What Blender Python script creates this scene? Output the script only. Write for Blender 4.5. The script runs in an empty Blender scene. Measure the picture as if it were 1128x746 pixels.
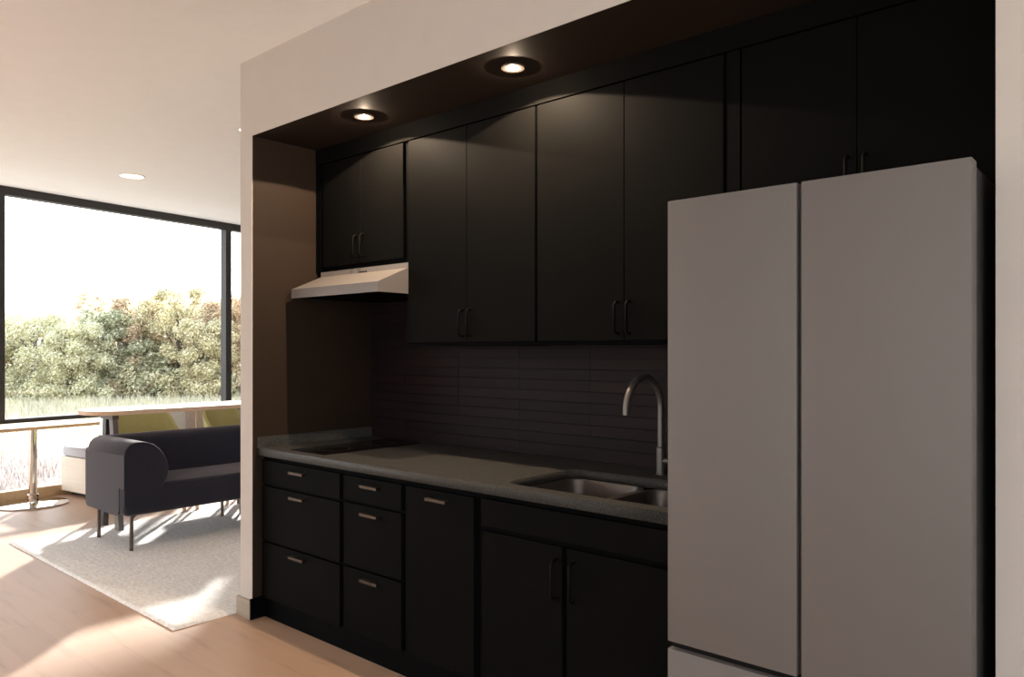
import bpy, bmesh, math, random
from mathutils import Vector, Matrix
random.seed(11)
D = bpy.data
C = bpy.context.scene.collection
PI = math.pi

# ------------------------------------------------------------------ materials
def new_mat(name):
    m = D.materials.new(name); m.use_nodes = True
    nt = m.node_tree
    return m, nt, nt.nodes['Principled BSDF']

def setp(b, **k):
    for n, v in k.items():
        n = n.replace('_', ' ')
        if n in b.inputs:
            b.inputs[n].default_value = v

def noise(nt, scale, detail=4, rough=.5, coord='Object', stretch=None):
    tc = nt.nodes.new('ShaderNodeTexCoord')
    n = nt.nodes.new('ShaderNodeTexNoise')
    n.inputs['Scale'].default_value = scale
    n.inputs['Detail'].default_value = detail
    n.inputs['Roughness'].default_value = rough
    if stretch:
        mp = nt.nodes.new('ShaderNodeMapping')
        mp.inputs['Scale'].default_value = stretch
        nt.links.new(tc.outputs[coord], mp.inputs['Vector'])
        nt.links.new(mp.outputs['Vector'], n.inputs['Vector'])
    else:
        nt.links.new(tc.outputs[coord], n.inputs['Vector'])
    return n

def ramp(nt, src, stops):
    r = nt.nodes.new('ShaderNodeValToRGB')
    e = r.color_ramp.elements
    while len(e) < len(stops): e.new(.5)
    for i, (p, c) in enumerate(stops):
        e[i].position = p; e[i].color = (*c, 1)
    nt.links.new(src, r.inputs['Fac'])
    return r

def bump(nt, b, src, strength=.2, dist=.01):
    bp = nt.nodes.new('ShaderNodeBump')
    bp.inputs['Strength'].default_value = strength
    bp.inputs['Distance'].default_value = dist
    nt.links.new(src, bp.inputs['Height'])
    nt.links.new(bp.outputs['Normal'], b.inputs['Normal'])

def simple(name, col, rough=.5, metal=0., var=.06, scale=8, bmp=0., bscale=60, bdist=.002, spec=.5, stretch=None):
    m, nt, b = new_mat(name)
    setp(b, Roughness=rough, Metallic=metal, Specular_IOR_Level=spec)
    n = noise(nt, scale, stretch=stretch)
    c0 = tuple(x * (1 - var) for x in col); c1 = tuple(min(1, x * (1 + var)) for x in col)
    r = ramp(nt, n.outputs['Fac'], [(.3, c0), (.7, c1)])
    nt.links.new(r.outputs['Color'], b.inputs['Base Color'])
    if bmp:
        n2 = noise(nt, bscale, 3)
        bump(nt, b, n2.outputs['Fac'], bmp, bdist)
    return m

M = {}
M['wall'] = simple('wall_paint', (.50, .452, .412), .85, var=.015, bmp=.05, bscale=150)
M['ceiling'] = simple('ceiling_paint', (.895, .91, .915), .9, var=.01)
M['niche'] = simple('niche_brown_paint', (.0215, .0123, .0072), .7, var=.04, spec=.2)
M['niche_top'] = simple('niche_soffit_paint', (.021, .0125, .008), .7, var=.04, spec=.2)
M['cab'] = simple('black_cabinet_laminate', (.0039, .0037, .0034), .6, var=.05, scale=3, spec=.02)
M['cab_in'] = simple('black_cabinet_carcass', (.002, .0021, .0023), .7, var=.05, spec=.03)
M['fridge'] = simple('fridge_matte_steel', (.132, .117, .109), .6, .15, var=.01, scale=2)
M['fridge_side'] = simple('fridge_dark_side', (.02, .02, .021), .5)
M['fridge_edge'] = simple('fridge_door_edge', (.007, .006, .0055), .7, 0., spec=.1)
M['bronze'] = simple('bronze_handle', (.062, .042, .029), .45, .7, var=.05)
M['dark_pull'] = simple('dark_bronze_pull', (.004, .003, .0026), .5, 0., var=.05, spec=.06)
M['hood'] = simple('hood_enamel', (.175, .155, .143), .55, .05, spec=.3, var=.02)
M['black_glass'] = simple('black_ceramic_glass', (.005, .0042, .004), .07, var=.0)
M['sink'] = simple('sink_brushed_steel', (.13, .115, .108), .4, .85, var=.04, scale=4, stretch=(1, 20, 1))
M['faucet'] = simple('faucet_brushed_nickel', (.15, .135, .125), .42, .7, var=.03)
M['chrome'] = simple('chrome', (.62, .60, .57), .07, 1., var=0)
M['leg_metal'] = simple('dark_sofa_leg_metal', (.13, .105, .09), .3, .9, var=.02)
M['frame'] = simple('black_window_frame', (.022, .020, .020), .45, .2, var=.02)
M['console_metal'] = simple('taupe_painted_metal', (.115, .095, .09), .5, .2, var=.04)
M['brown_rail'] = simple('dark_brown_rail', (.06, .035, .022), .5, var=.05)
M['green'] = simple('olive_green_upholstery', (.36, .33, .14), .9, var=.06, scale=90, bmp=.25, bscale=500, bdist=.001)
M['grey_cushion'] = simple('pale_grey_weave', (.46, .46, .49), .95, var=.12, scale=160, bmp=.3, bscale=400, bdist=.001)
M['taupe_cushion'] = simple('taupe_melange_weave', (.36, .29, .25), .95, var=.25, scale=120, bmp=.3, bscale=400, bdist=.001)
M['plinth'] = simple('dark_plinth', (.03, .028, .026), .6)
M['exterior'] = simple('exterior_plaster', (.42, .40, .37), .9)
M['niche_trim'] = simple('niche_lamp_trim', (.11, .09, .075), .6, var=0, spec=.1)
M['white_lens'] = simple('light_trim_white', (.75, .70, .64), .5, var=0)

def wood(name, a, b_, rough=.45, axis=(1, 14, 14), scale=3.0):
    m, nt, b = new_mat(name)
    setp(b, Roughness=rough)
    n = noise(nt, scale, 8, .6, stretch=axis)
    r = ramp(nt, n.outputs['Fac'], [(.3, a), (.7, b_)])
    nt.links.new(r.outputs['Color'], b.inputs['Base Color'])
    bump(nt, b, n.outputs['Fac'], .08, .002)
    return m
M['pale_wood'] = wood('pale_table_wood', (.56, .44, .33), (.66, .53, .41))
M['edge_wood'] = wood('table_edge_wood', (.50, .33, .21), (.58, .40, .27))
M['bench_wood'] = wood('bench_birch', (.66, .57, .47), (.73, .64, .54))
M['base_wood'] = wood('skirting_oak', (.40, .27, .15), (.47, .33, .19))
M['leg_wood'] = wood('leg_oak', (.56, .40, .25), (.64, .48, .32), axis=(14, 14, 1))
M['skirting'] = wood('skirting_taupe', (.30, .245, .19), (.34, .28, .22))

# cloth of the sofa
m, nt, b = new_mat('navy_wool_fabric')
setp(b, Roughness=.95, Specular_IOR_Level=.2, Sheen_Weight=.35, Sheen_Roughness=.5)
b.inputs['Sheen Tint'].default_value = (.75, .66, .66, 1)
n = noise(nt, 260, 3)
r = ramp(nt, n.outputs['Fac'], [(.3, (.008, .0088, .015)), (.7, (.018, .0185, .029))])
nt.links.new(r.outputs['Color'], b.inputs['Base Color'])
bump(nt, b, n.outputs['Fac'], .4, .002)
M['navy'] = m

# wide oak boards along X
m, nt, b = new_mat('oak_floor_boards')
setp(b, Roughness=.45, Specular_IOR_Level=.22)
tc = nt.nodes.new('ShaderNodeTexCoord')
br = nt.nodes.new('ShaderNodeTexBrick')
br.offset = .37; br.squash = 1
for k, v in (('Scale', 1.), ('Brick Width', 1.9), ('Row Height', .19), ('Mortar Size', .0012), ('Mortar Smooth', .2), ('Bias', 0)):
    br.inputs[k].default_value = v
br.inputs['Color1'].default_value = (.39, .252, .173, 1)
br.inputs['Color2'].default_value = (.418, .272, .188, 1)
br.inputs['Mortar'].default_value = (.36, .228, .155, 1)
nt.links.new(tc.outputs['Object'], br.inputs['Vector'])
n = noise(nt, 1.6, 9, .62, stretch=(1, 9, 1))
r = ramp(nt, n.outputs['Fac'], [(.25, (.72, .69, .66)), (.45, (.96, .96, .95)), (.72, (1.0, 1.0, 1.0))])
mx = nt.nodes.new('ShaderNodeMixRGB'); mx.blend_type = 'MULTIPLY'; mx.inputs['Fac'].default_value = .9
nt.links.new(br.outputs['Color'], mx.inputs['Color1']); nt.links.new(r.outputs['Color'], mx.inputs['Color2'])
nt.links.new(mx.outputs['Color'], b.inputs['Base Color'])
bump(nt, b, n.outputs['Fac'], .05, .002)
M['floor'] = m

# speckled grey stone worktop
m, nt, b = new_mat('speckled_grey_stone')
setp(b, Roughness=.55, Specular_IOR_Level=.12)
n = noise(nt, 210, 3, .8)
r = ramp(nt, n.outputs['Fac'], [(.32, (.017, .0165, .0155)), (.5, (.040, .038, .035)), (.72, (.135, .13, .124))])
nt.links.new(r.outputs['Color'], b.inputs['Base Color'])
M['stone'] = m

# tiles, each a little different
m, nt, b = new_mat('plum_brown_tile')
setp(b, Roughness=.5, Specular_IOR_Level=.1)
g = nt.nodes.new('ShaderNodeNewGeometry')
r = ramp(nt, g.outputs['Random Per Island'], [(0, (.012, .0082, .0088)), (.5, (.0145, .0092, .0098)), (1, (.017, .0102, .0106))])
nt.links.new(r.outputs['Color'], b.inputs['Base Color'])
M['tile'] = m
M['grout'] = simple('dark_grout', (.006, .005, .005), .8, spec=.1)

# rug
m, nt, b = new_mat('cream_looped_wool')
setp(b, Roughness=1., Specular_IOR_Level=.1)
n = noise(nt, 45, 4)
r = ramp(nt, n.outputs['Fac'], [(.3, (.72, .70, .68)), (.7, (.90, .885, .87))])
nt.links.new(r.outputs['Color'], b.inputs['Base Color'])
n2 = noise(nt, 320, 2); bump(nt, b, n2.outputs['Fac'], .6, .004)
M['rug'] = m

# window glass
m = D.materials.new('clear_window_glass'); m.use_nodes = True; nt = m.node_tree
nt.nodes.remove(nt.nodes['Principled BSDF'])
out = nt.nodes['Material Output']
tr = nt.nodes.new('ShaderNodeBsdfTransparent'); tr.inputs['Color'].default_value = (.96, .97, .965, 1)
gl = nt.nodes.new('ShaderNodeBsdfGlossy'); gl.inputs['Roughness'].default_value = .02
mixs = nt.nodes.new('ShaderNodeMixShader'); mixs.inputs['Fac'].default_value = .035
nt.links.new(tr.outputs[0], mixs.inputs[1]); nt.links.new(gl.outputs[0], mixs.inputs[2])
nt.links.new(mixs.outputs[0], out.inputs['Surface'])
M['glass'] = m

def emis(name, col, s):
    m, nt, b = new_mat(name)
    setp(b, Base_Color=(0.8, .8, .8, 1), Emission_Color=(*col, 1), Emission_Strength=s)
    return m
M['lens'] = emis('lit_lamp_lens', (1, .93, .82), 9)
M['lens_room'] = emis('lit_room_lamp_lens', (1, .97, .93), 3)

def leaf_mat(name, a, b_, c):
    m = D.materials.new(name); m.use_nodes = True; nt = m.node_tree
    nt.nodes.remove(nt.nodes['Principled BSDF'])
    out = nt.nodes['Material Output']
    g = nt.nodes.new('ShaderNodeNewGeometry')
    r = ramp(nt, g.outputs['Random Per Island'], [(0, a), (.5, b_), (1, c)])
    df = nt.nodes.new('ShaderNodeBsdfDiffuse'); tl = nt.nodes.new('ShaderNodeBsdfTranslucent')
    nt.links.new(r.outputs[0], df.inputs[0]); nt.links.new(r.outputs[0], tl.inputs[0])
    mx = nt.nodes.new('ShaderNodeMixShader'); mx.inputs['Fac'].default_value = .5
    nt.links.new(df.outputs[0], mx.inputs[1]); nt.links.new(tl.outputs[0], mx.inputs[2])
    nt.links.new(mx.outputs[0], out.inputs['Surface'])
    return m
K = 1.0
M['leaf_yellow'] = leaf_mat('yellow_green_leaves', (.34, .32, .19), (.68, .65, .41), (.88, .85, .68))
M['leaf_green'] = leaf_mat('grey_green_leaves', (.17, .18, .11), (.46, .46, .29), (.78, .76, .56))
M['leaf_orange'] = leaf_mat('rusty_leaves', (.30, .20, .13), (.64, .49, .32), (.84, .76, .55))
M['leaf_mixed'] = leaf_mat('mixed_autumn_leaves', (.24, .23, .14), (.68, .61, .37), (.88, .80, .58))
M['bark'] = simple('grey_bark', (.12, .10, .085), .9, var=.3, scale=20)

m, nt, b = new_mat('dry_meadow')
setp(b, Roughness=1., Specular_IOR_Level=0.)
n = noise(nt, .22, 5, .6); n2 = noise(nt, 9, 5, .7)
r = ramp(nt, n.outputs['Fac'], [(.38, (.43, .39, .29)), (.62, (.42, .365, .32))])
r2 = ramp(nt, n2.outputs['Fac'], [(.3, (.65, .62, .60)), (.7, (1, 1, 1))])
mx = nt.nodes.new('ShaderNodeMixRGB'); mx.blend_type = 'MULTIPLY'; mx.inputs['Fac'].default_value = 1
nt.links.new(r.outputs[0], mx.inputs[1]); nt.links.new(r2.outputs[0], mx.inputs[2])
nt.links.new(mx.outputs[0], b.inputs['Base Color'])
M['meadow'] = m
M['blade_green'] = leaf_mat('meadow_blades_green', (.42, .39, .26), (.52, .48, .34), (.62, .58, .44))
M['blade_pink'] = leaf_mat('meadow_blades_pink', (.27, .225, .205), (.34, .29, .265), (.42, .365, .34))

# ------------------------------------------------------------------ helpers
def box(bm, x0, x1, y0, y1, z0, z1):
    vs = [bm.verts.new((x, y, z)) for x in (x0, x1) for y in (y0, y1) for z in (z0, z1)]
    for f in ((0, 1, 3, 2), (4, 6, 7, 5), (0, 4, 5, 1), (2, 3, 7, 6), (0, 2, 6, 4), (1, 5, 7, 3)):
        bm.faces.new([vs[i] for i in f])
    return vs

def boxbm(*a, bev=0., seg=2):
    bm = bmesh.new(); box(bm, *a)
    if bev:
        bmesh.ops.bevel(bm, geom=bm.edges[:], offset=bev, segments=seg, profile=.5, affect='EDGES')
    return bm

def cyl(bm, p0, p1, r0, r1=None, n=20, cap=True):
    r1 = r0 if r1 is None else r1
    p0 = Vector(p0); p1 = Vector(p1); d = (p1 - p0).normalized()
    u = d.orthogonal().normalized(); v = d.cross(u)
    a = []; b_ = []
    for i in range(n):
        t = 2 * PI * i / n; w = u * math.cos(t) + v * math.sin(t)
        a.append(bm.verts.new(p0 + w * r0)); b_.append(bm.verts.new(p1 + w * r1))
    for i in range(n):
        j = (i + 1) % n
        bm.faces.new((a[i], a[j], b_[j], b_[i]))
    if cap:
        bm.faces.new(a[::-1]); bm.faces.new(b_)

def tube(bm, pts, r, n=14, cap=True):
    pts = [Vector(p) for p in pts]; rings = []
    u = None
    for i, p in enumerate(pts):
        d = (pts[min(i + 1, len(pts) - 1)] - pts[max(i - 1, 0)]).normalized()
        if u is None: u = d.orthogonal().normalized()
        else: u = (u - d * u.dot(d)).normalized()
        v = d.cross(u)
        rr = r[i] if isinstance(r, (list, tuple)) else r
        rings.append([bm.verts.new(p + (u * math.cos(2 * PI * k / n) + v * math.sin(2 * PI * k / n)) * rr) for k in range(n)])
    for a, b_ in zip(rings, rings[1:]):
        for k in range(n):
            bm.faces.new((a[k], a[(k + 1) % n], b_[(k + 1) % n], b_[k]))
    if cap:
        bm.faces.new(rings[0][::-1]); bm.faces.new(rings[-1])

def lathe(bm, prof, cx=0, cy=0, n=40):
    rings = []
    for r_, z in prof:
        if r_ < 1e-6: rings.append([bm.verts.new((cx, cy, z))])
        else: rings.append([bm.verts.new((cx + r_ * math.cos(2 * PI * k / n), cy + r_ * math.sin(2 * PI * k / n), z)) for k in range(n)])
    for a, b_ in zip(rings, rings[1:]):
        for k in range(n):
            k2 = (k + 1) % n
            if len(a) == 1 and len(b_) == 1: continue
            if len(a) == 1: bm.faces.new((a[0], b_[k], b_[k2]))
            elif len(b_) == 1: bm.faces.new((a[k], a[k2], b_[0]))
            else: bm.faces.new((a[k], a[k2], b_[k2], b_[k]))

def prism(bm, poly, axis, a0, a1):
    """poly: 2-D points; axis 'x': (y,z) extruded in x; 'z': (x,y) extruded in z"""
    def P(p, a): return {'x': (a, p[0], p[1]), 'y': (p[0], a, p[1]), 'z': (p[0], p[1], a)}[axis]
    A = [bm.verts.new(P(p, a0)) for p in poly]; B = [bm.verts.new(P(p, a1)) for p in poly]
    n = len(poly)
    bm.faces.new(A); bm.faces.new(B[::-1])
    for i in range(n): bm.faces.new((A[i], B[i], B[(i + 1) % n], A[(i + 1) % n]))

def frame_of(o):
    if o is None: return Matrix.Identity(4)
    Mx = Matrix.Translation(o.location) @ Matrix.Rotation(o.rotation_euler.z, 4, 'Z')
    return frame_of(o.parent) @ Mx

def obj(name, bm, mat, parent=None, smooth=None, world=True):
    """Link bm as one mesh; world=True: its vertices are in world space and get moved into the parent's frame."""
    bmesh.ops.remove_doubles(bm, verts=bm.verts[:], dist=1e-6)
    bmesh.ops.recalc_face_normals(bm, faces=bm.faces[:])
    if world and parent is not None:
        bm.transform(frame_of(parent).inverted())
    me = D.meshes.new(name); bm.to_mesh(me); bm.free()
    me.materials.append(M[mat] if isinstance(mat, str) else mat)
    if smooth:
        me.shade_smooth()
        try: me.set_sharp_from_angle(angle=math.radians(smooth))
        except Exception: pass
    o = D.objects.new(name, me); C.objects.link(o)
    if parent is not None: o.parent = parent
    return o

def tag(o, label=None, cat=None, group=None, kind=None):
    if label: o['label'] = label
    if cat: o['category'] = cat
    if group: o['group'] = group
    if kind: o['kind'] = kind
    return o

def thing(name, label, cat, loc=(0, 0, 0), rotz=0, group=None):
    o = D.objects.new(name, None); C.objects.link(o)
    o.empty_display_size = .1
    o.location = loc; o.rotation_euler = (0, 0, rotz)
    return tag(o, label, cat, group)

def struct(name, bm, mat, parent=None, label=None):
    o = obj(name, bm, mat, parent)
    if parent is None: o['kind'] = 'structure'
    if label: o['label'] = label
    return o

# ------------------------------------------------------------------ measures (metres)
YW = 2.12                 # face of the kitchen wall
XL = -3.699               # inner left face of the niche
XO = -3.818               # outer left end of that wall
XR = -.316                # right edge of the niche
YB = 2.922                # back of the niche
HC, HN = 3.0, 2.585       # room ceiling, niche soffit
WA = Vector((-8.306, 2.173, 0)); WR = math.atan2(.143, .9897)   # window wall turned by 8.2 degrees
YMIN, YMAX, XMAX = -4.2, 9.6, 3.2

def on_window(s, off=0., z=0.):
    """point on the window wall: s metres along it, off metres into the room"""
    c, sn = math.cos(WR), math.sin(WR)
    return Vector((WA.x - sn * s + c * off, WA.y + c * s + sn * off, z))

# ------------------------------------------------------------------ room shell
bm = bmesh.new(); box(bm, -9.6, XMAX + .2, YMIN - .2, YMAX + .2, -.25, 0)
# the slab's outer edge follows the window wall
bm2 = bmesh.new()
pA = on_window(-6.6, -.12); pB = on_window(7.0, -.12)
prism(bm2, [(pA.x, pA.y), (XMAX + .2, pA.y), (XMAX + .2, pB.y), (pB.x, pB.y)], 'z', -.25, 0)
bm.free(); struct('floor', bm2, 'floor')
bm2 = bmesh.new()
pA2 = on_window(-6.8, -.12); pB2 = on_window(7.0, -.12)
prism(bm2, [(pA2.x, pA2.y), (XMAX + .2, pA2.y), (XMAX + .2, pB2.y), (pB2.x, pB2.y)], 'z', HC, HC + .2)
struct('ceiling', bm2, 'ceiling')

bm = bmesh.new()
q = [on_window(-7.0, -2.49), on_window(-7.0, .3), on_window(7.6, .3), on_window(7.6, -2.49)]
prism(bm, [(v.x, v.y) for v in q], 'z', 3.62, 3.74); struct('added_sun_eave', bm, 'exterior')  # unseen eave, added to limit how far sun reaches across the floor
bm = bmesh.new(); q = [on_window(-7.0, -.12), on_window(-7.0, .0), on_window(7.0, .0), on_window(7.0, -.12)]
prism(bm, [(v.x, v.y) for v in q], 'z', HC + .2, 3.62); struct('added_fascia', bm, 'exterior')  # added closure between ceiling slab and the sun-limiting eave

# kitchen wall with its niche, one mesh of the white faces
bm = bmesh.new()
box(bm, XO, XL, YW, YW + .003, 0, HN); box(bm, XR, XMAX, YW, YW + .003, 0, HN); box(bm, XO, XMAX, YW, YW + .003, HN, HC)
box(bm, XO, XO + .06, YW + .003, 3.05, 0, HC)                  # outer end face of the block
box(bm, XO, XMAX, 3.05, 3.11, 0, HC)                           # back of the block
struct('wall_kitchen', bm, 'wall')
bm = bmesh.new(); box(bm, XO + .06, XL, YW + .003, YB + .06, 0, HC); struct('wall_niche_left', bm, 'niche')
bm = bmesh.new(); box(bm, XR, XR + .08, YW + .003, YB + .06, 0, HC); struct('wall_niche_right', bm, 'niche')
bm = bmesh.new(); box(bm, XL, XR, YB, YB + .06, 0, HN); struct('wall_niche_back', bm, 'grout')
bm = bmesh.new(); box(bm, XL, XR, YW + .003, YB + .06, HN, HN + .05); struct('ceiling_niche', bm, 'niche_top')
bm = bmesh.new(); box(bm, -8.90, XMAX + .2, 6.2, 6.35, 0, HC)
struct('wall_far', bm, 'wall')
bm = bmesh.new(); x0, x1 = XMAX, XMAX + .2
box(bm, x0, x1, YMIN - .1, -2.2, 0, HC); box(bm, x0, x1, 1.3, 3.11, 0, HC); box(bm, x0, x1, -2.2, 1.3, 0, .3); box(bm, x0, x1, -2.2, 1.3, 2.7, HC)
struct('wall_right', bm, 'wall')
o = D.objects.new('added_window_right', None); C.objects.link(o); o.location = (XMAX + .1, -.45, .3); o['kind'] = 'structure'  # unseen window, added to brighten the wall right of the refrigerator
bm = bmesh.new()
for a, b_, c, d_ in ((-2.2, -2.14, .3, 2.7), (1.24, 1.3, .3, 2.7), (-.48, -.42, .36, 2.64), (-2.14, 1.24, .3, .36), (-2.14, 1.24, 2.64, 2.7)): box(bm, x0 + .04, x1 - .04, a, b_, c, d_)
obj('window_frame', bm, 'frame', o)
bm = bmesh.new(); box(bm, x0 + .09, x0 + .096, -2.14, -.48, .36, 2.64); box(bm, x0 + .09, x0 + .096, -.42, 1.24, .36, 2.64); obj('pane', bm, 'glass', o)
bm = bmesh.new(); y0, y1 = YMIN - .3, YMIN - .1
box(bm, -7.35, -1.6, y0, y1, 0, HC); box(bm, 2.9, XMAX + .2, y0, y1, 0, HC); box(bm, -1.6, 2.9, y0, y1, 0, .25); box(bm, -1.6, 2.9, y0, y1, 2.85, HC)
struct('wall_back', bm, 'wall')
o = D.objects.new('added_window_back', None); C.objects.link(o); o.location = (1, YMIN - .2, .5); o['kind'] = 'structure'  # unseen window behind the camera, added and sized for neutral fill daylight
bm = bmesh.new()
for a, b_, c, d_ in ((-1.6, -1.54, .25, 2.85), (2.84, 2.9, .25, 2.85), (.62, .68, .31, 2.79), (-1.54, 2.84, .25, .31), (-1.54, 2.84, 2.79, 2.85)): box(bm, a, b_, y0 + .04, y1 - .04, c, d_)
obj('window_frame', bm, 'frame', o)
bm = bmesh.new(); box(bm, -1.54, .62, y0 + .09, y0 + .096, .31, 2.79); box(bm, .68, 2.84, y0 + .09, y0 + .096, .31, 2.79); obj('pane', bm, 'glass', o)

# skirting round the end of the kitchen wall
bm = bmesh.new()
box(bm, XO - .018, XL, YW - .014, YW, 0, .10)
box(bm, XO - .018, XO, YW, 3.11, 0, .10)
struct('baseboard_kitchen', bm, 'skirting')
bm = bmesh.new(); box(bm, XR + .001, XMAX, YW - .014, YW, 0, .10); struct('baseboard_right', bm, 'skirting')
bm = bmesh.new(); box(bm, XL, XL + .012, YW - .014, 2.19, 0, .11); struct('baseboard_niche', bm, 'cab_in')

bm = bmesh.new(); q = [on_window(3.965, -.12), on_window(3.965, .0), on_window(4.34, .0), on_window(4.34, -.12)]
prism(bm, [(v.x, v.y) for v in q], 'z', 0, HC); struct('wall_window_end', bm, 'wall')
# window wall: local frame, x into the room, y along the wall
def win_frame():
    o = D.objects.new('window_1', None); C.objects.link(o)
    o.location = WA; o.rotation_euler = (0, 0, WR); o['kind'] = 'structure'
    return o
W = win_frame()
S0, S1 = -6.2, 3.96
bm = bmesh.new(); box(bm, -.10, 0, S0, S1, 2.919, HC); o = obj('window_head', bm, 'frame', W, world=False)
bm = bmesh.new(); box(bm, -.12, .0, S0, S1, .745, .785); obj('window_transom', bm, 'frame', W, world=False)
bm = bmesh.new(); box(bm, -.10, 0, S0, S1, .0, .098); obj('window_sill', bm, 'base_wood', W, world=False)
for s in (-4.86, -2.43, 0, 2.504, 3.92):
    w = .052
    bm = bmesh.new(); box(bm, -.10, 0, s - .034, s + .043, .785, 2.919)
    obj('mullion', bm, 'frame', W, world=False)
bm = bmesh.new()
box(bm, -.062, -.056, S0, S1, .785, 2.919)
obj('upper_pane', bm, 'glass', W, world=False)
bm = bmesh.new(); box(bm, -.062, -.056, S0, S1, .098, .745)
obj('lower_pane', bm, 'glass', W, world=False)

# ------------------------------------------------------------------ cabinets
def bar_pull(x, y, z0, z1, parent, out=.030, r=.0055):
    """upright bow handle on a door face at y, standing off towards -y"""
    bm = bmesh.new(); k = .012
    pts = [(x, y, z0), (x, y - out * .6, z0), (x, y - out, z0 + k), (x, y - out, z1 - k), (x, y - out * .6, z1), (x, y, z1)]
    tube(bm, pts, r, 8)
    return obj('handle', bm, 'dark_pull', parent, smooth=50)

def edge_pull(x, y, z, parent, w=.122):
    bm = bmesh.new()
    box(bm, x - w / 2, x + w / 2, y - .022, y - .018, z - .013, z)
    box(bm, x - w / 2, x + w / 2, y - .018, y, z - .003, z)
    return obj('handle', bm, 'bronze', parent)

def slab_front(name, x0, x1, z0, z1, yf, parent, t=.019):
    return obj(name, boxbm(x0, x1, yf, yf + t, z0, z1, bev=.0012, seg=1), 'cab', parent)

YU = 2.515
def wall_cabinet(label, x0, x1, z0, ztop, doors, zdoor, handle_z, handle_x):
    t = thing('wall_cabinet', label, 'kitchen cabinet', ((x0 + x1) / 2, YB, z0), group='black wall cabinets')
    bm = bmesh.new(); box(bm, x0, x1, YU + .0195, YB - .012, z0, ztop); obj('body', bm, 'cab_in', t)
    for (a, b_), hx in zip(doors, handle_x):
        d = slab_front('door', a, b_, zdoor, ztop - .002, YU, t)
        if hx is not None: bar_pull(hx, YU, handle_z[0], handle_z[1], d)
    return t
wall_cabinet('short black two-door cabinet above the range hood', -3.640, -2.9225, 1.882, 2.492,
             [(-3.622, -3.2805), (-3.2775, -2.934)], 1.906, (1.942, 2.058), (-3.308, -3.250))
wall_cabinet('tall black two-door cabinet directly right of the range hood', -2.9215, -2.0615, 1.460, 2.492,
             [(-2.893, -2.4825), (-2.4795, -2.068)], 1.475, (1.503, 1.626), (-2.507, -2.455))
wall_cabinet('tall black two-door cabinet above the sink', -2.0605, -1.190, 1.460, 2.492,
             [(-2.054, -1.6165), (-1.6135, -1.200)], 1.475, (1.503, 1.626), (-1.642, -1.588))
t = wall_cabinet('black two-door cabinet above the refrigerator', -1.189, -.330, 1.902, 2.492,
             [(-1.130, -.7495), (-.7465, -.345)], 1.915, (1.935, 2.050), (-.775, -.721))
obj('filler_panel', boxbm(-1.188, -1.140, YU + .004, YU + .019, 1.90, 2.492), 'cab', t)
# long filler up to the soffit
bm = boxbm(-3.690, -.330, YU - .001, YU + .02, 2.496, HN - .002)
tag(obj('cabinet_filler_board', bm, 'cab'), 'long black board closing the gap between wall cabinets and soffit', 'filler board')
bm = boxbm(-3.697, -3.6415, YU + .004, YU + .02, 1.882, 2.492)
tag(obj('side_filler_board', bm, 'cab_in'), 'narrow black upright strip between brown wall and leftmost short cabinet', 'filler board')

YF = 2.17
def base_cabinet(label, x0, x1):
    t = thing('base_cabinet', label, 'kitchen cabinet', ((x0 + x1) / 2, YB, 0), group='black base cabinets')
    bm = bmesh.new(); box(bm, x0, x1, YF + .0195, YB - .012, .0, .872); 
    return t, bm
GZ = ((.722, .848, .816), (.420, .710, .687), (.112, .409, .383))
def drawers(t, x0, x1, ztrip, skip_handles=False):
    for z0, z1, hz in ztrip:
        d = slab_front('drawer', x0, x1, z0, z1, YF, t)
        edge_pull((x0 + x1) / 2, YF, hz, d)
t, bm = base_cabinet('wide black three-drawer base cabinet at the counter end under the cooktop', -3.697, -2.978); obj('body', bm, 'cab_in', t)
drawers(t, -3.684, -2.992, GZ)
t, bm = base_cabinet('narrow black three-drawer base cabinet between wide drawers and tall pull-out', -2.977, -2.529); obj('body', bm, 'cab_in', t)
drawers(t, -2.960, -2.543, ((.730, .846, .816), (.426, .718, .687), (.112, .414, .383)))
t, bm = base_cabinet('black base cabinet with one full-height front and single top pull', -2.528, -2.088); obj('body', bm, 'cab_in', t)
d = slab_front('door', -2.514, -2.101, .112, .846, YF, t); edge_pull(-2.3075, YF, .815, d)
t, bm = base_cabinet('black two-door sink cabinet with upright pulls beside the refrigerator', -2.087, -1.150)
bm.free(); bm = bmesh.new()
box(bm, -2.087, -2.069, YF + .0195, YB - .012, 0, .872); box(bm, -1.168, -1.150, YF + .0195, YB - .012, 0, .872)
box(bm, -2.069, -1.168, YF + .0195, YF + .04, .0, .872); box(bm, -2.069, -1.168, YF + .04, YB - .012, .1, .118)
obj('body', bm, 'cab_in', t)
slab_front('false_front', -2.059, -1.180, .742, .849, YF, t)
d = slab_front('door', -2.057, -1.657, .112, .722, YF, t); bar_pull(-1.684, YF, .535, .675, d)
d = slab_front('door', -1.636, -1.180, .112, .722, YF, t); bar_pull(-1.603, YF, .535, .675, d)

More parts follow.
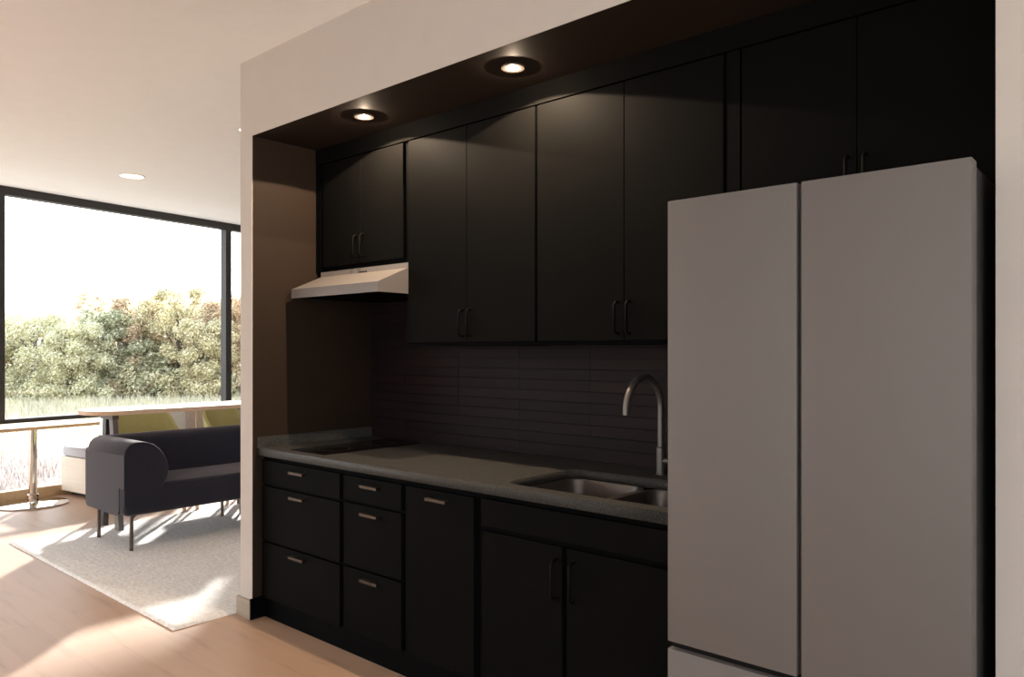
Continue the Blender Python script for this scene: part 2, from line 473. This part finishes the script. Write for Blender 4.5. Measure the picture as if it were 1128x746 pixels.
# ------------------------------------------------------------------ worktop with the sink opening
def rounded_rect(x0, x1, y0, y1, r, n=8):
    pts = []
    for cx, cy, a in ((x1 - r, y1 - r, 0), (x0 + r, y1 - r, 90), (x0 + r, y0 + r, 180), (x1 - r, y0 + r, 270)):
        for i in range(n + 1):
            th = math.radians(a + 90 * i / n); pts.append((cx + r * math.cos(th), cy + r * math.sin(th)))
    return pts
SX0, SX1, SY0, SY1 = -1.985, -1.205, 2.215, 2.680
CX0, CX1, CY0 = XL + .001, -1.135, 2.148
def slab_with_hole(outer, hole, z0, z1):
    cu = D.curves.new('tmp', 'CURVE'); cu.dimensions = '2D'; cu.fill_mode = 'BOTH'
    for pts in (outer, hole):
        sp = cu.splines.new('POLY'); sp.points.add(len(pts) - 1); sp.use_cyclic_u = True
        for p, q in zip(sp.points, pts): p.co = (q[0], q[1], 0, 1)
    cu.extrude = (z1 - z0) / 2
    o = D.objects.new('tmp', cu); C.objects.link(o)
    bpy.context.view_layer.update()
    me = D.meshes.new_from_object(o.evaluated_get(bpy.context.evaluated_depsgraph_get()))
    bm = bmesh.new(); bm.from_mesh(me); bm.transform(Matrix.Translation((0, 0, (z0 + z1) / 2)))
    D.objects.remove(o); D.curves.remove(cu); D.meshes.remove(me)
    return bm
bm = slab_with_hole([(CX0, CY0), (CX1, CY0), (CX1, YB - .001), (CX0, YB - .001)], rounded_rect(SX0, SX1, SY0, SY1, .07), .874, .914)
top = thing('worktop', 'speckled grey stone worktop running from the brown wall to the refrigerator', 'worktop', (-2.4, 2.5, .874))
obj('slab', bm, 'stone', top)
obj('upstand', boxbm(CX0, CX0 + .011, CY0 - .002, YB - .001, .914, .970), 'stone', top)

t = thing('kitchen_sink', 'undermount double-bowl steel sink set in the stone worktop', 'sink', ((SX0 + SX1) / 2, (SY0 + SY1) / 2, .68))
XD = -1.597
def bowl(x0, x1):
    bm = bmesh.new(); rings = []
    for inset, z, r in ((-.012, .8735, .075), (.0, .8735, .068), (.004, .866, .066), (.008, .76, .06), (.012, .715, .06), (.03, .693, .05), (.06, .688, .04)):
        rings.append([bm.verts.new((p[0], p[1], z)) for p in rounded_rect(x0 + inset, x1 - inset, SY0 + inset + .002, SY1 - inset - .002, r)])
    for a, b_ in zip(rings, rings[1:]):
        for k in range(len(a)): bm.faces.new((a[k], a[(k + 1) % len(a)], b_[(k + 1) % len(a)], b_[k]))
    bm.faces.new(rings[-1])
    return bm
for a, b_ in ((SX0 + .002, XD - .014), (XD + .014, SX1 - .002)):
    w = obj('bowl', bowl(a, b_), 'sink', t, smooth=40)
    bm = bmesh.new(); lathe(bm, [(.0, .690), (.030, .690), (.042, .692), (.042, .6885)], (a + b_) / 2, (SY0 + SY1) / 2 + .06, 24)
    obj('drain', bm, 'faucet', w, smooth=40)
bm = boxbm(XD - .0135, XD + .0135, SY0 + .01, SY1 - .01, .80, .868, bev=.006); obj('divider', bm, 'sink', t, smooth=40)

t = thing('faucet', 'brushed gooseneck tap standing behind the double sink', 'faucet', (-1.616, 2.80, .914))
bm = bmesh.new(); lathe(bm, [(0, .914), (.021, .914), (.021, .918), (.0185, .920), (.0185, 1.026), (.015, 1.030), (0, 1.030)], -1.616, 2.80, 28)
obj('body', bm, 'faucet', t, smooth=40)
bm = bmesh.new(); R = .134
pts = [(-1.616, 2.80, 1.028), (-1.616, 2.80, 1.10)] + [(-1.616, 2.80 - R + R * math.cos(a), 1.192 + R * math.sin(a)) for a in [PI * i / 24 for i in range(25)]] + [(-1.616, 2.80 - 2 * R, 1.180)]
tube(bm, pts, .0136, 18); obj('spout', bm, 'faucet', t, smooth=50)
bm = bmesh.new(); cyl(bm, (-1.605, 2.80, .972), (-1.572, 2.80, .972), .0115, n=20); cyl(bm, (-1.572, 2.80, .972), (-1.50, 2.79, .985), .0075, .006, n=16)
obj('lever', bm, 'faucet', t, smooth=40)

t = thing('cooktop', 'narrow black glass cooktop set flush in the grey worktop', 'cooktop', (-3.32, 2.5, .914))
obj('glass_plate', boxbm(-3.474, -3.172, 2.208, 2.858, .9142, .9185, bev=.001, seg=1), 'black_glass', t)
for yy in (2.375, 2.68):
    bm = bmesh.new(); lathe(bm, [(.082, .9187), (.085, .9187)], -3.322, yy, 48)
    obj('burner_ring', bm, simple('burner_ring_print', (.014, .013, .012), .3, var=0), t)

# ------------------------------------------------------------------ range hood
t = thing('range_hood', 'light beige slanted range hood under the short cabinet', 'range hood', (-3.25, 2.6, 1.72))
HX0, HX1 = -3.640, -2.892
bm = bmesh.new()
yf, yb = 2.322, YB - .012
prof = [(yf, 1.722), (yf, 1.772), (YU - .002, 1.853), (YU - .002, 1.880), (yb, 1.880), (yb, 1.722)]
prism(bm, prof, 'x', HX0, HX1)
bm.normal_update()
bmesh.ops.delete(bm, geom=[f for f in bm.faces if abs(f.normal.z) > .99 and f.calc_center_median().z < 1.73], context='FACES')
o = obj('canopy', bm, 'hood', t)
obj('filter_panel', boxbm(HX0 + .004, HX1 - .004, yf + .004, yb - .002, 1.7225, 1.726), 'cab_in', t)
for k in range(3):
    obj('control_button', boxbm(-3.285 + k * .024, -3.271 + k * .024, YU - .0045, YU - .001, 1.855, 1.861), 'dark_pull', t)

# ------------------------------------------------------------------ tiles
bm = bmesh.new()
tx = [-3.812 + .4385 * k for k in range(0, 8)]
for k in range(7):
    a = max(tx[k] + .0004, XL + .002); b_ = min(tx[k + 1] - .0004, -1.09)
    if b_ - a < .02: continue
    zz = .9255 - .0525 * 1
    z = .978
    rows = [(.9145, .978)] + [(.978 + .0524 * i, .978 + .0524 * (i + 1)) for i in range(15)]
    for i, (z0, z1) in enumerate(rows):
        box(bm, a, b_, YB - .009 + random.uniform(-.0006, .0006), YB - .0005, z0 + .0016, min(z1 - .0016, 1.73))
        if z1 > 1.73: break
tag(obj('tile_backsplash', bm, 'tile'), 'dark plum-brown backsplash of long stacked tiles between worktop and cabinets', 'backsplash')

# ------------------------------------------------------------------ refrigerator
FY, FX0, FX1, FT = 1.988, -1.1245, -.3425, 1.876
t = thing('refrigerator', 'tall grey french-door refrigerator at the counter end', 'refrigerator', ((FX0 + FX1) / 2, 2.4, 0))
bm = bmesh.new(); box(bm, FX0 + .012, FX1 - .002, FY + .062, YB - .06, .03, FT - .012); obj('body', bm, 'fridge_side', t)
GX = -.7365
def fdoor(name, x0, x1, z0, z1):
    return obj(name, boxbm(x0, x1, FY, FY + .056, z0, z1, bev=.002, seg=2), 'fridge', t, smooth=30)
fdoor('door', FX0, GX - .006, .5725, FT)
fdoor('door', GX + .006, FX1, .5725, FT)
d = fdoor('drawer', FX0, FX1, .055, .551)
obj('drawer_channel', boxbm(FX0 + .001, FX1 - .001, FY + .022, FY + .0615, .5515, .572), 'fridge_edge', t)
obj('door_gasket', boxbm(GX - .0058, GX + .0058, FY + .022, FY + .0615, .574, FT - .002), 'fridge_side', t)
for sx in (FX0 + .08, FX1 - .08):
    for sy in (FY + .15, YB - .15):
        bm = bmesh.new(); cyl(bm, (sx, sy, 0), (sx, sy, .031), .022, n=16); obj('foot', bm, 'plinth', t, smooth=40)

# ------------------------------------------------------------------ lamps
def lathe_rim(r_in, r_out, z0, z1, cx, cy):
    bm = bmesh.new(); lathe(bm, [(r_in, z0), (r_in, z1), (r_out * .97, z1), (r_out, z1 + (z0 - z1) * .35), (r_out, z0)], cx, cy, 48); return bm
def downlight(x, y, z, r, lens_r, label, group, lens, trim='white_lens'):
    t = thing('recessed_downlight', label, 'ceiling light', (x, y, z), group=group)
    obj('trim_ring', lathe_rim(lens_r, r, z, z - .006, x, y), trim, t, smooth=40)
    bm = bmesh.new(); lathe(bm, [(0, z - .004), (lens_r * .7, z - .0035), (lens_r, z - .002)], x, y, 40)
    obj('lens', bm, lens, t, smooth=40)
    return t
def lamp(kind, name, loc, energy, col, parent, **k):
    l = D.lights.new(name, kind); l.energy = energy; l.color = col
    for a, v in k.items(): setattr(l, a, v)
    o = D.objects.new(name, l); C.objects.link(o)
    o.parent = parent; o.location = Vector(loc) - parent.location
    return o
for i, (x, lab) in enumerate(((-2.979, 'lit recessed downlight in niche soffit near the brown left wall'), (-2.011, 'lit recessed downlight in niche soffit farther from the brown left wall'))):
    t = downlight(x, 2.306, HN, .0485, .029, lab, 'niche downlights', 'lens', 'niche_trim')
    lamp('SPOT', 'spot_bulb', (x, 2.306, HN - .012), 90.0, (1, .76, .53), t, spot_size=math.radians(147), spot_blend=.03, shadow_soft_size=.008)
    lamp('POINT', 'added_halo_light', (x, 2.306, HN - .0100), 6.5, (1, .76, .54), t, shadow_soft_size=.0005)  # extra point light, added only for the halo ring on the soffit
for x, y, lab in ((-6.99, 2.837, 'round white lit downlight in the room ceiling before the window'), (-4.905, 2.825, 'round ceiling downlight mostly hidden by the kitchen wall end')):
    t = downlight(x, y, HC, .108, .098, lab, 'room ceiling downlights', 'lens_room', 'white_lens')
    lamp('SPOT', 'room_bulb', (x, y, HC - .012), 12, (1, .92, .82), t, spot_size=math.radians(140), spot_blend=.5, shadow_soft_size=.09)

# ------------------------------------------------------------------ rug
RX0, RX1, RY0, RY1 = -6.53, -3.845, 1.764, 5.1
bm = bmesh.new()
nx, ny = 300, 370
import mathutils.noise as mn
grid = []
for j in range(ny + 1):
    row = []
    for i in range(nx + 1):
        x = RX0 + (RX1 - RX0) * i / nx; y = RY0 + (RY1 - RY0) * j / ny
        e = min(i, nx - i, j, ny - j)
        lump = .5 + .5 * math.sin(x * 2 * PI / .028 + 1.4 * mn.noise((x * 6, y * 6, 0))) * math.sin(y * 2 * PI / .024 + 2 * mn.noise((x * 9, y * 9, 3)))
        z = .010 + .010 * lump + .003 * mn.noise((x * 60, y * 60, 1))
        if e == 0: z = .001
        elif e == 1: z *= .8
        w = .004 if e == 0 else 0
        row.append(bm.verts.new((x + w * mn.noise((x * 30, y * 30, 5)), y + w * mn.noise((x * 30, y * 30, 9)), z)))
    grid.append(row)
for j in range(ny):
    for i in range(nx): bm.faces.new((grid[j][i], grid[j][i + 1], grid[j + 1][i + 1], grid[j + 1][i]))
tag(obj('rug', bm, 'rug', smooth=80), 'cream looped wool rug on the oak floor under the navy sofa', 'rug')

# ------------------------------------------------------------------ sofa (faces +X, long in Y)
SXF, SXB, SYA, SYE = -5.515, -6.222, 2.185, 4.62
RUGZ = .016
t = thing('sofa', 'navy wool sofa with rounded arm and thin metal legs', 'sofa', ((SXF + SXB) / 2, (SYA + SYE) / 2, 0))
def rbox(x0, x1, y0, y1, z0, z1, r, seg=4): return boxbm(x0, x1, y0, y1, z0, z1, bev=r, seg=seg)
obj('seat_base', rbox(SXB + .02, SXF, SYA + .004, SYE - .004, .262, .462, .045), 'navy', t, smooth=50)
obj('seat_cushion', rbox(SXB + .13, SXF - .012, SYA + .25, SYE - .25, .36, .478, .03), 'navy', t, smooth=50)
# back: rounded profile swept along Y
def back_profile():
    x0, x1 = SXB, SXB + .17
    pts = [(x0, .262), (x0, .69)]
    for i in range(1, 9):
        a = PI - PI * i / 9
        pts.append(((x0 + x1) / 2 + .085 * math.cos(a), .70 + .093 * math.sin(a)))
    pts += [(x1, .69), (x1 + .015, .60), (x1 + .01, .46), (x1, .40), (x1, .262)]
    return pts
bm = bmesh.new(); prism(bm, back_profile(), 'y', SYA + .115, SYE - .115)
obj('backrest', bm, 'navy', t, smooth=50)
arm_pts = [(0.002, .262), (0.002, .700)] + [(.092 - .090 * math.cos(a), .700 + .087 * math.sin(a)) for a in [PI / 2 * i / 8 for i in range(1, 9)]] + \
    [(.130, .786), (.170, .778), (.212, .758), (.250, .725), (.282, .680), (.303, .632), (.312, .585), (.309, .540), (.296, .500), (.272, .460), (.235, .415), (.18, .375), (.002, .33)]
lower = [(0, .430)]
def arm(flip):
    bm = bmesh.new()
    y = (lambda v: SYA + v) if not flip else (lambda v: SYE - v)
    up = [(y(a), z) for a, z in arm_pts if not (z == .262)]
    prism(bm, up, 'x', SXB + .001, SXF + .0015)
    es = [e for e in bm.edges if all(abs(v.co.x - (SXB + .001)) < 1e-5 for v in e.verts) and max(v.co.z for v in e.verts) > .69]
    bmesh.ops.bevel(bm, geom=es, offset=.055, segments=5, profile=.5, affect='EDGES')
    es = [e for e in bm.edges if all(abs(v.co.x - (SXF + .0015)) < 1e-5 for v in e.verts) and max(v.co.z for v in e.verts) > .48]
    bmesh.ops.bevel(bm, geom=es, offset=.007, segments=2, profile=.5, affect='EDGES')
    return bm
for fl in (False, True):
    a = obj('arm', arm(fl), 'navy', t, smooth=50)
    y0 = SYA - .001 if not fl else SYE - .06; y1 = SYA + .06 if not fl else SYE + .001
    bm = bmesh.new(); prof = [(SXB, .262 + .045), (SXB, .68), (SXF + .001, .70), (SXF + .001, .462), (SXF - .085, .462), (SXF - .085, .31), (SXF - .10, .278), (SXF - .13, .262), (SXB + .05, .262), (SXB + .012, .275)]
    prism(bm, prof, 'y', y0, y1); obj('side_panel', bm, 'navy', a, smooth=30)
def sofa_leg(x, y):
    bm = bmesh.new()
    prism(bm, [(x - .013, y - .011), (x + .013, y - .011), (x + .013, y + .011), (x - .013, y + .011)], 'z', RUGZ, .275)
    bmesh.ops.bevel(bm, geom=[e for e in bm.edges if abs(e.verts[0].co.z - e.verts[1].co.z) > .1], offset=.006, segments=3, profile=.5, affect='EDGES')
    prism(bm, [(y + .008, .262), (y + .008, .235), (y + .016, .252), (y + .035, .262)], 'x', x - .010, x + .010)
    obj('leg', bm, 'leg_metal', t, smooth=40)
for y in (2.250, 3.240, 3.412, 4.40):
    for x in (-5.553, -6.142): sofa_leg(x, y)

# ------------------------------------------------------------------ narrow high table behind the sofa
TZ = .96
t = thing('console_table', 'long narrow high table of pale wood behind the navy sofa', 'table', (-6.50, 3.4, 0))
def round_end(x0, x1, y0, y1, r, n=10):
    return rounded_rect(x0, x1, y0, y1, r, n)
bm = bmesh.new(); prism(bm, round_end(-6.765, -6.252, 2.255, 3.86, .22, 10), 'z', TZ - .033, TZ - .002); tt = obj('tabletop', bm, 'edge_wood', t, smooth=30)
bm = bmesh.new(); prism(bm, round_end(-6.7645, -6.2525, 2.2555, 3.8595, .22, 10), 'z', TZ - .0019, TZ); obj('top_surface', bm, 'pale_wood', tt)
for y in (2.455, 3.66):
    for x0, x1, w in ((-6.410, -6.283, .036), (-6.530, -6.590, .034)):
        bm = bmesh.new()
        a = [bm.verts.new((x0 + dx, y + dy, TZ - .034)) for dx, dy in ((-w, -.02), (w, -.02), (w, .02), (-w, .02))]
        b_ = [bm.verts.new((x1 + dx, y + dy, RUGZ if x1 > -6.53 else .0)) for dx, dy in ((-w, -.02), (w, -.02), (w, .02), (-w, .02))]
        bm.faces.new(a); bm.faces.new(b_[::-1])
        for k in range(4): bm.faces.new((a[k], b_[k], b_[(k + 1) % 4], a[(k + 1) % 4]))
        obj('leg', bm, 'console_metal' if w > .035 else 'frame', t)  # second leg takes the black material: its backlit shade put into colour
    obj('cross_rail', boxbm(-6.60, -6.36, y - .024, y + .024, TZ - .075, TZ - .0335), 'brown_rail', t)
obj('centre_post', boxbm(-6.664, -6.642, 3.258, 3.280, 0, TZ - .0335), 'leg_wood', t)

# ------------------------------------------------------------------ green chairs pushed in from the window side
def green_chair(label, cy):
    t = thing('green_chair', label, 'chair', (-6.93, cy, 0), rotz=0, group='green chairs')
    w = .262
    # shell: back panel that curves into low arms (local frame: seat faces +x)
    bm = bmesh.new(); NU, NV = 28, 10; g = []
    for j in range(NV + 1):
        v = j / NV; row = []
        for i in range(NU + 1):
            a = -PI * .60 + PI * 1.20 * i / NU               # wraps round the seat
            flat = abs(a) / (PI * .60)
            top_z = .895 - .30 * max(0, (flat - .50) / .50) ** 1.5
            z = .50 + (top_z - .50) * v
            rx, ry = .24 + .04 * v, w + .03 * v
            p = 2.8
            ca, sa = math.cos(a), math.sin(a)
            x = -rx * abs(ca) ** (2 / p) * (1 if ca > 0 else -1); y = ry * abs(sa) ** (2 / p) * (1 if sa > 0 else -1)
            row.append(bm.verts.new((x + .02 * (1 - v), y, z)))
        g.append(row)
    for j in range(NV):
        for i in range(NU): bm.faces.new((g[j][i], g[j][i + 1], g[j + 1][i + 1], g[j + 1][i]))
    bmesh.ops.recalc_face_normals(bm, faces=bm.faces[:])
    bmesh.ops.solidify(bm, geom=bm.faces[:], thickness=.03)
    obj('backrest', bm, 'green', t, smooth=60, world=False)
    obj('seat', boxbm(-.235, .24, -.245, .245, .45, .53, bev=.03, seg=3), 'green', t, smooth=50, world=False)
    for sx, sy in ((.21, .20), (.21, -.20), (-.20, .20), (-.20, -.20)):
        bm = bmesh.new(); cyl(bm, (sx, sy, .455), (sx * 1.25, sy * 1.15, 0), .021, .016, 14)
        obj('leg', bm, 'leg_wood', t, smooth=40, world=False)
    return t
green_chair('olive green chair behind the sofa, near the rounded table end', 2.93)
green_chair('olive green chair behind the sofa, beside the kitchen wall edge', 3.80)

# ------------------------------------------------------------------ window bench and its cushions
t = thing('window_bench', 'long pale wood box bench with grey seat pad under the window', 'bench', on_window(1.9, .33), rotz=WR)
def lb(x0, x1, s0, s1, z0, z1, **k):  # local: s measured along the wall from its reference point
    return boxbm(x0 - .33, x1 - .33, s0 - 1.9, s1 - 1.9, z0, z1, **k)
obj('box', lb(.012, .62, .545, 3.25, .045, .385, bev=.003, seg=1), 'bench_wood', t, world=False)
obj('seat_pad', lb(.014, .61, .552, 3.24, .386, .482, bev=.022, seg=3), 'grey_cushion', t, smooth=50, world=False)
obj('plinth', lb(.07, .56, .62, 3.17, 0, .0445), 'plinth', t, world=False)
def pillow(name, label, mat, s, off, w, h, tilt):
    p = on_window(s, off)
    bm = bmesh.new(); N = 18; top = []
    for side in (1, -1):
        g = []
        for j in range(N + 1):
            row = []
            for i in range(N + 1):
                u, v = 2 * i / N - 1, 2 * j / N - 1
                k = max(0, (1 - u ** 4) * (1 - v ** 4)) ** .5
                row.append(bm.verts.new((side * .07 * k, u * w / 2 * (1 - .05 * (1 - v * v)), h / 2 + v * h / 2 * (1 - .05 * (1 - u * u)))))
            g.append(row)
        for j in range(N):
            for i in range(N): bm.faces.new((g[j][i], g[j][i + 1], g[j + 1][i + 1], g[j + 1][i]))
    bm.transform(Matrix.Rotation(tilt, 4, 'Y'))
    o = obj(name, bm, mat, smooth=70, world=False)
    o.location = (p.x, p.y, .484); o.rotation_euler = (0, 0, WR)
    tag(o, label, 'cushion', 'scatter cushions on the window bench')
pillow('scatter_cushion', 'pale grey scatter cushion behind the high table, beside olive chair', 'grey_cushion', 1.51, .37, .36, .34, -.12)
pillow('scatter_cushion', 'mottled taupe scatter cushion behind the wooden table post', 'taupe_cushion', 1.93, .21, .42, .34, -.12)

# ------------------------------------------------------------------ pedestal table at the window
c = on_window(.06, .305)
t = thing('pedestal_table', 'pale wood table on a chrome column standing against the window', 'table', (-8.006, 2.357, 0), rotz=WR)
bm = bmesh.new(); prism(bm, rounded_rect(-.272, .272, -.56, .52, .10, 10), 'z', .722, .748); tt = obj('tabletop', bm, 'edge_wood', t, smooth=30, world=False)
bm = bmesh.new(); prism(bm, rounded_rect(-.2715, .2715, -.5595, .5195, .10, 10), 'z', .7481, .750); obj('top_surface', bm, 'pale_wood', tt, world=False)
bm = bmesh.new(); lathe(bm, [(0, 0), (.285, 0), (.292, .004), (.292, .012), (.28, .018), (.06, .026), (.06, .030), (0, .030)], 0, 0, 64); obj('base', bm, 'chrome', t, smooth=35, world=False)
bm = bmesh.new(); lathe(bm, [(0, .03), (.046, .03), (.046, .095), (.040, .10), (.036, .105), (.036, .722), (0, .722)], 0, 0, 32); obj('column', bm, 'chrome', t, smooth=35, world=False)

# ------------------------------------------------------------------ outside
GZ0 = -1.5
f_, cx_, cy_, H_ = 830.5, 564, 387.5, 1.43
TH = math.atan(726 / 830.5)
Fw = Vector((-math.sin(TH), math.cos(TH), 0)); Rt = Vector((math.cos(TH), math.sin(TH), 0))
def out(u, z): return Rt * ((u - cx_) / f_ * z) + Fw * z          # column u of the photograph at forward distance z
bm = bmesh.new(); prism(bm, [(-150, -60), (-9.5, -60), (-9.5, 140), (-150, 140)], 'z', GZ0 - .1, GZ0)
struct('ground', bm, 'meadow')
def blades(name, label, mat, n, z0, z1, h, u0=-700, u1=420):
    bm = bmesh.new()
    for _ in range(n):
        z = z0 + (z1 - z0) * random.random() ** .8
        p = out(random.uniform(u0, u1), z)
        if p.x > -10.5: continue
        hh = h * random.uniform(.5, 1.3); a = random.uniform(0, PI); w = random.uniform(.012, .03) * (z / 18)
        dx, dy = math.cos(a) * w, math.sin(a) * w; lx, ly = random.uniform(-.12, .12), random.uniform(-.12, .12)
        bm.faces.new([bm.verts.new(q) for q in ((p.x - dx, p.y - dy, GZ0), (p.x + dx, p.y + dy, GZ0), (p.x + lx, p.y + ly, GZ0 + hh))])
    me = D.meshes.new(name); bm.to_mesh(me); bm.free(); me.materials.append(M[mat])
    o = D.objects.new(name, me); C.objects.link(o); tag(o, label, 'grass', kind='stuff')
blades('meadow_grass', 'pale yellow-green dry grass in the far meadow before the trees', 'blade_green', 26000, 20, 46, .38)
blades('meadow_grass', 'pinkish seeding grass in the near meadow below the window', 'blade_pink', 16000, 10.5, 19.8, .34)

def tree(label, u, z, w, h, mat, n=11000, leaf=.115, trunk=.28, base=.0, sparse=1.0):
    p = out(u, z)
    t = thing('tree', label, 'tree', (p.x, p.y, GZ0), group='trees beyond the meadow')
    bm = bmesh.new(); blobs = []
    nb = 70
    for k in range(nb):
        a = random.uniform(0, 2 * PI); hh = random.random() ** .8
        env = math.sin(PI * min(1, .18 + .66 * hh)) ** .55
        rr = w / 2 * env * random.uniform(.25, .78)
        blobs.append((Vector((rr * math.cos(a), rr * math.sin(a), h * (base + .10 + (1 - base) * .78 * hh))), w * random.uniform(.055, .115)))
    for k in range(0 if sparse < 1 else 22):
        a = random.uniform(0, 2 * PI); rr = w * .5 * random.uniform(.3, 1)
        blobs.append((Vector((rr * math.cos(a), rr * math.sin(a), h * random.uniform(.03, .22))), w * random.uniform(.07, .12)))
    for k in range(n):
        c, r_ = random.choice(blobs)
        d = Vector((random.gauss(0, 1), random.gauss(0, 1), random.gauss(0, .8))).normalized()
        q = c + d * r_ * random.uniform(.35, 1.25)
        if q.z < .05: q.z = random.uniform(.05, .6)
        s = leaf * random.uniform(.6, 1.3)
        nrm = (d + Vector((random.uniform(-.9, .9), random.uniform(-.9, .9), random.uniform(-.4, .9)))).normalized()
        a = nrm.orthogonal().normalized() * s * .62; b_ = nrm.cross(a).normalized() * s * .42
        bm.faces.new([bm.verts.new(q + v) for v in (a, b_, -a, -b_)])
    me = D.meshes.new('crown'); bm.to_mesh(me); bm.free(); me.materials.append(M[mat])
    o = D.objects.new('crown', me); C.objects.link(o); o.parent = t
    bm = bmesh.new()
    tube(bm, [(0, 0, -.05), (.05, .02, h * .25), (-.05, .05, h * .5), (.02, 0, h * .8)], [w * .035, w * .028, w * .02, w * .008], 10)
    for c, r_ in blobs[:12]:
        z0 = max(.5, c.z * .55)
        tube(bm, [(0, 0, z0), c * .5 + Vector((0, 0, z0 * .55)), c], [w * .014, w * .009, w * .003], 6)
    obj('trunk', bm, 'bark', t, smooth=60, world=False)
def top(v, z): return (cy_ - v) / f_ * z + H_ - GZ0
TREES = [
 ('pale yellow-green bushy tree at the window pane lower left', 38, 47, 6.2, 346, 'leaf_yellow'),
 ('low yellow-green tree just left of the grey-green one', 82, 46, 4.6, 362, 'leaf_yellow'),
 ('rusty tree peeking at the left window mullion', 8, 49, 4.6, 350, 'leaf_orange'),
 ('grey-green tree between the pale bushy tree and the rusty one', 116, 48.5, 4.0, 345, 'leaf_green'),
 ('thin sparse tree rising above the grey-green tree', 97, 51.5, 3.4, 330, 'leaf_orange'),
 ('rust-topped tree right of the grey-green tree', 150, 50, 5.0, 331, 'leaf_orange'),
 ('tallest broad autumn tree, golden green, left of the second mullion', 198, 50, 6.4, 321, 'leaf_mixed'),
 ('low dark green tree under the rust-topped tree', 158, 49, 3.4, 378, 'leaf_green'),
 ('autumn tree filling the gap behind the tallest golden tree', 188, 53.5, 6.0, 336, 'leaf_mixed'),
 ('golden green tree right beside the second mullion', 228, 48, 4.2, 352, 'leaf_mixed'),
 ('rusty tree behind the second window mullion', 246, 51, 4.6, 333, 'leaf_orange'),
 ('autumn tree seen in the narrow pane by the kitchen wall', 272, 50, 5.0, 328, 'leaf_orange'),
]
for lab, u, z, w, v, mt in TREES:
    sp = 'sparse' in lab
    tree(lab, u, z, w * 1.15, top(v, z) * 1.13, mt, n=4200 if sp else 34000, base=.35 if sp else 0, sparse=.5 if sp else 1)
for u, z, w, v, mt in ((-60, 50, 7, 345, 'leaf_mixed'), (-170, 52, 8, 335, 'leaf_green'), (-300, 50, 8, 340, 'leaf_yellow'), (330, 52, 7, 330, 'leaf_mixed'), (400, 50, 7, 335, 'leaf_yellow')):
    tree('autumn tree farther along the meadow edge', u, z, w, top(v, z), mt, n=9000)
# undergrowth joining the tree feet
bm = bmesh.new()
for _ in range(26000):
    u = random.uniform(-350, 430); z = random.uniform(47, 52.5)
    p = out(u, z); hh = 2.6 * (0.5 + .5 * mn.noise((u * .03, z, 0))) + .4
    q = Vector((p.x, p.y, GZ0 + random.random() * hh))
    nrm = Vector((random.uniform(-1, 1), random.uniform(-1, 1), random.uniform(-.2, 1))).normalized(); s = random.uniform(.1, .2)
    a = nrm.orthogonal().normalized() * s; b_ = nrm.cross(a).normalized() * s * .7
    bm.faces.new([bm.verts.new(q + v) for v in (a, b_, -a, -b_)])
me = D.meshes.new('undergrowth'); bm.to_mesh(me); bm.free(); me.materials.append(M['leaf_green'])
o = D.objects.new('undergrowth', me); C.objects.link(o); tag(o, 'dark green undergrowth at the feet of the meadow trees', 'undergrowth', kind='stuff')

# ------------------------------------------------------------------ sun, sky, camera
sun = D.lights.new('sun', 'SUN'); sun.energy = 29; sun.color = (1, .96, .91); sun.angle = math.radians(1.8)
so = D.objects.new('sun', sun); C.objects.link(so)
el = math.radians(19.8); d = Vector((.776, -.630, 0)).normalized() * math.cos(el); d.z = -math.sin(el)
so.rotation_euler = d.to_track_quat('-Z', 'Y').to_euler(); so.location = (-20, 20, 12)

w = D.worlds.new('sky'); bpy.context.scene.world = w; w.use_nodes = True; nt = w.node_tree
bg = nt.nodes['Background']
tc = nt.nodes.new('ShaderNodeTexCoord'); sep = nt.nodes.new('ShaderNodeSeparateXYZ')
nt.links.new(tc.outputs['Generated'], sep.inputs[0])
r = ramp(nt, sep.outputs['Z'], [(0, (.98, .98, .98)), (.35, (.90, .94, 1.0)), (1, (.55, .70, 1.0))])
nt.links.new(r.outputs[0], bg.inputs[0]); bg.inputs[1].default_value = 7.6

cam = D.cameras.new('camera'); co = D.objects.new('camera', cam); C.objects.link(co)
co.location = (0, 0, H_); co.rotation_euler = (PI / 2, 0, TH)
cam.sensor_width = 36; cam.lens = f_ / 1128 * 36; cam.shift_y = 14.5 / 1128; cam.clip_end = 400; cam.clip_start = .05
sc = bpy.context.scene; sc.camera = co
sc.view_settings.view_transform = 'Standard'; sc.view_settings.look = 'None'
sc.view_settings.gamma = 1; sc.view_settings.use_curve_mapping = False
sc.view_settings.exposure = -0.62
sc.cycles.max_bounces = 12; sc.cycles.diffuse_bounces = 6; sc.cycles.transparent_max_bounces = 16
sc.cycles.use_denoising = True
sc.cycles.sample_clamp_indirect = 8
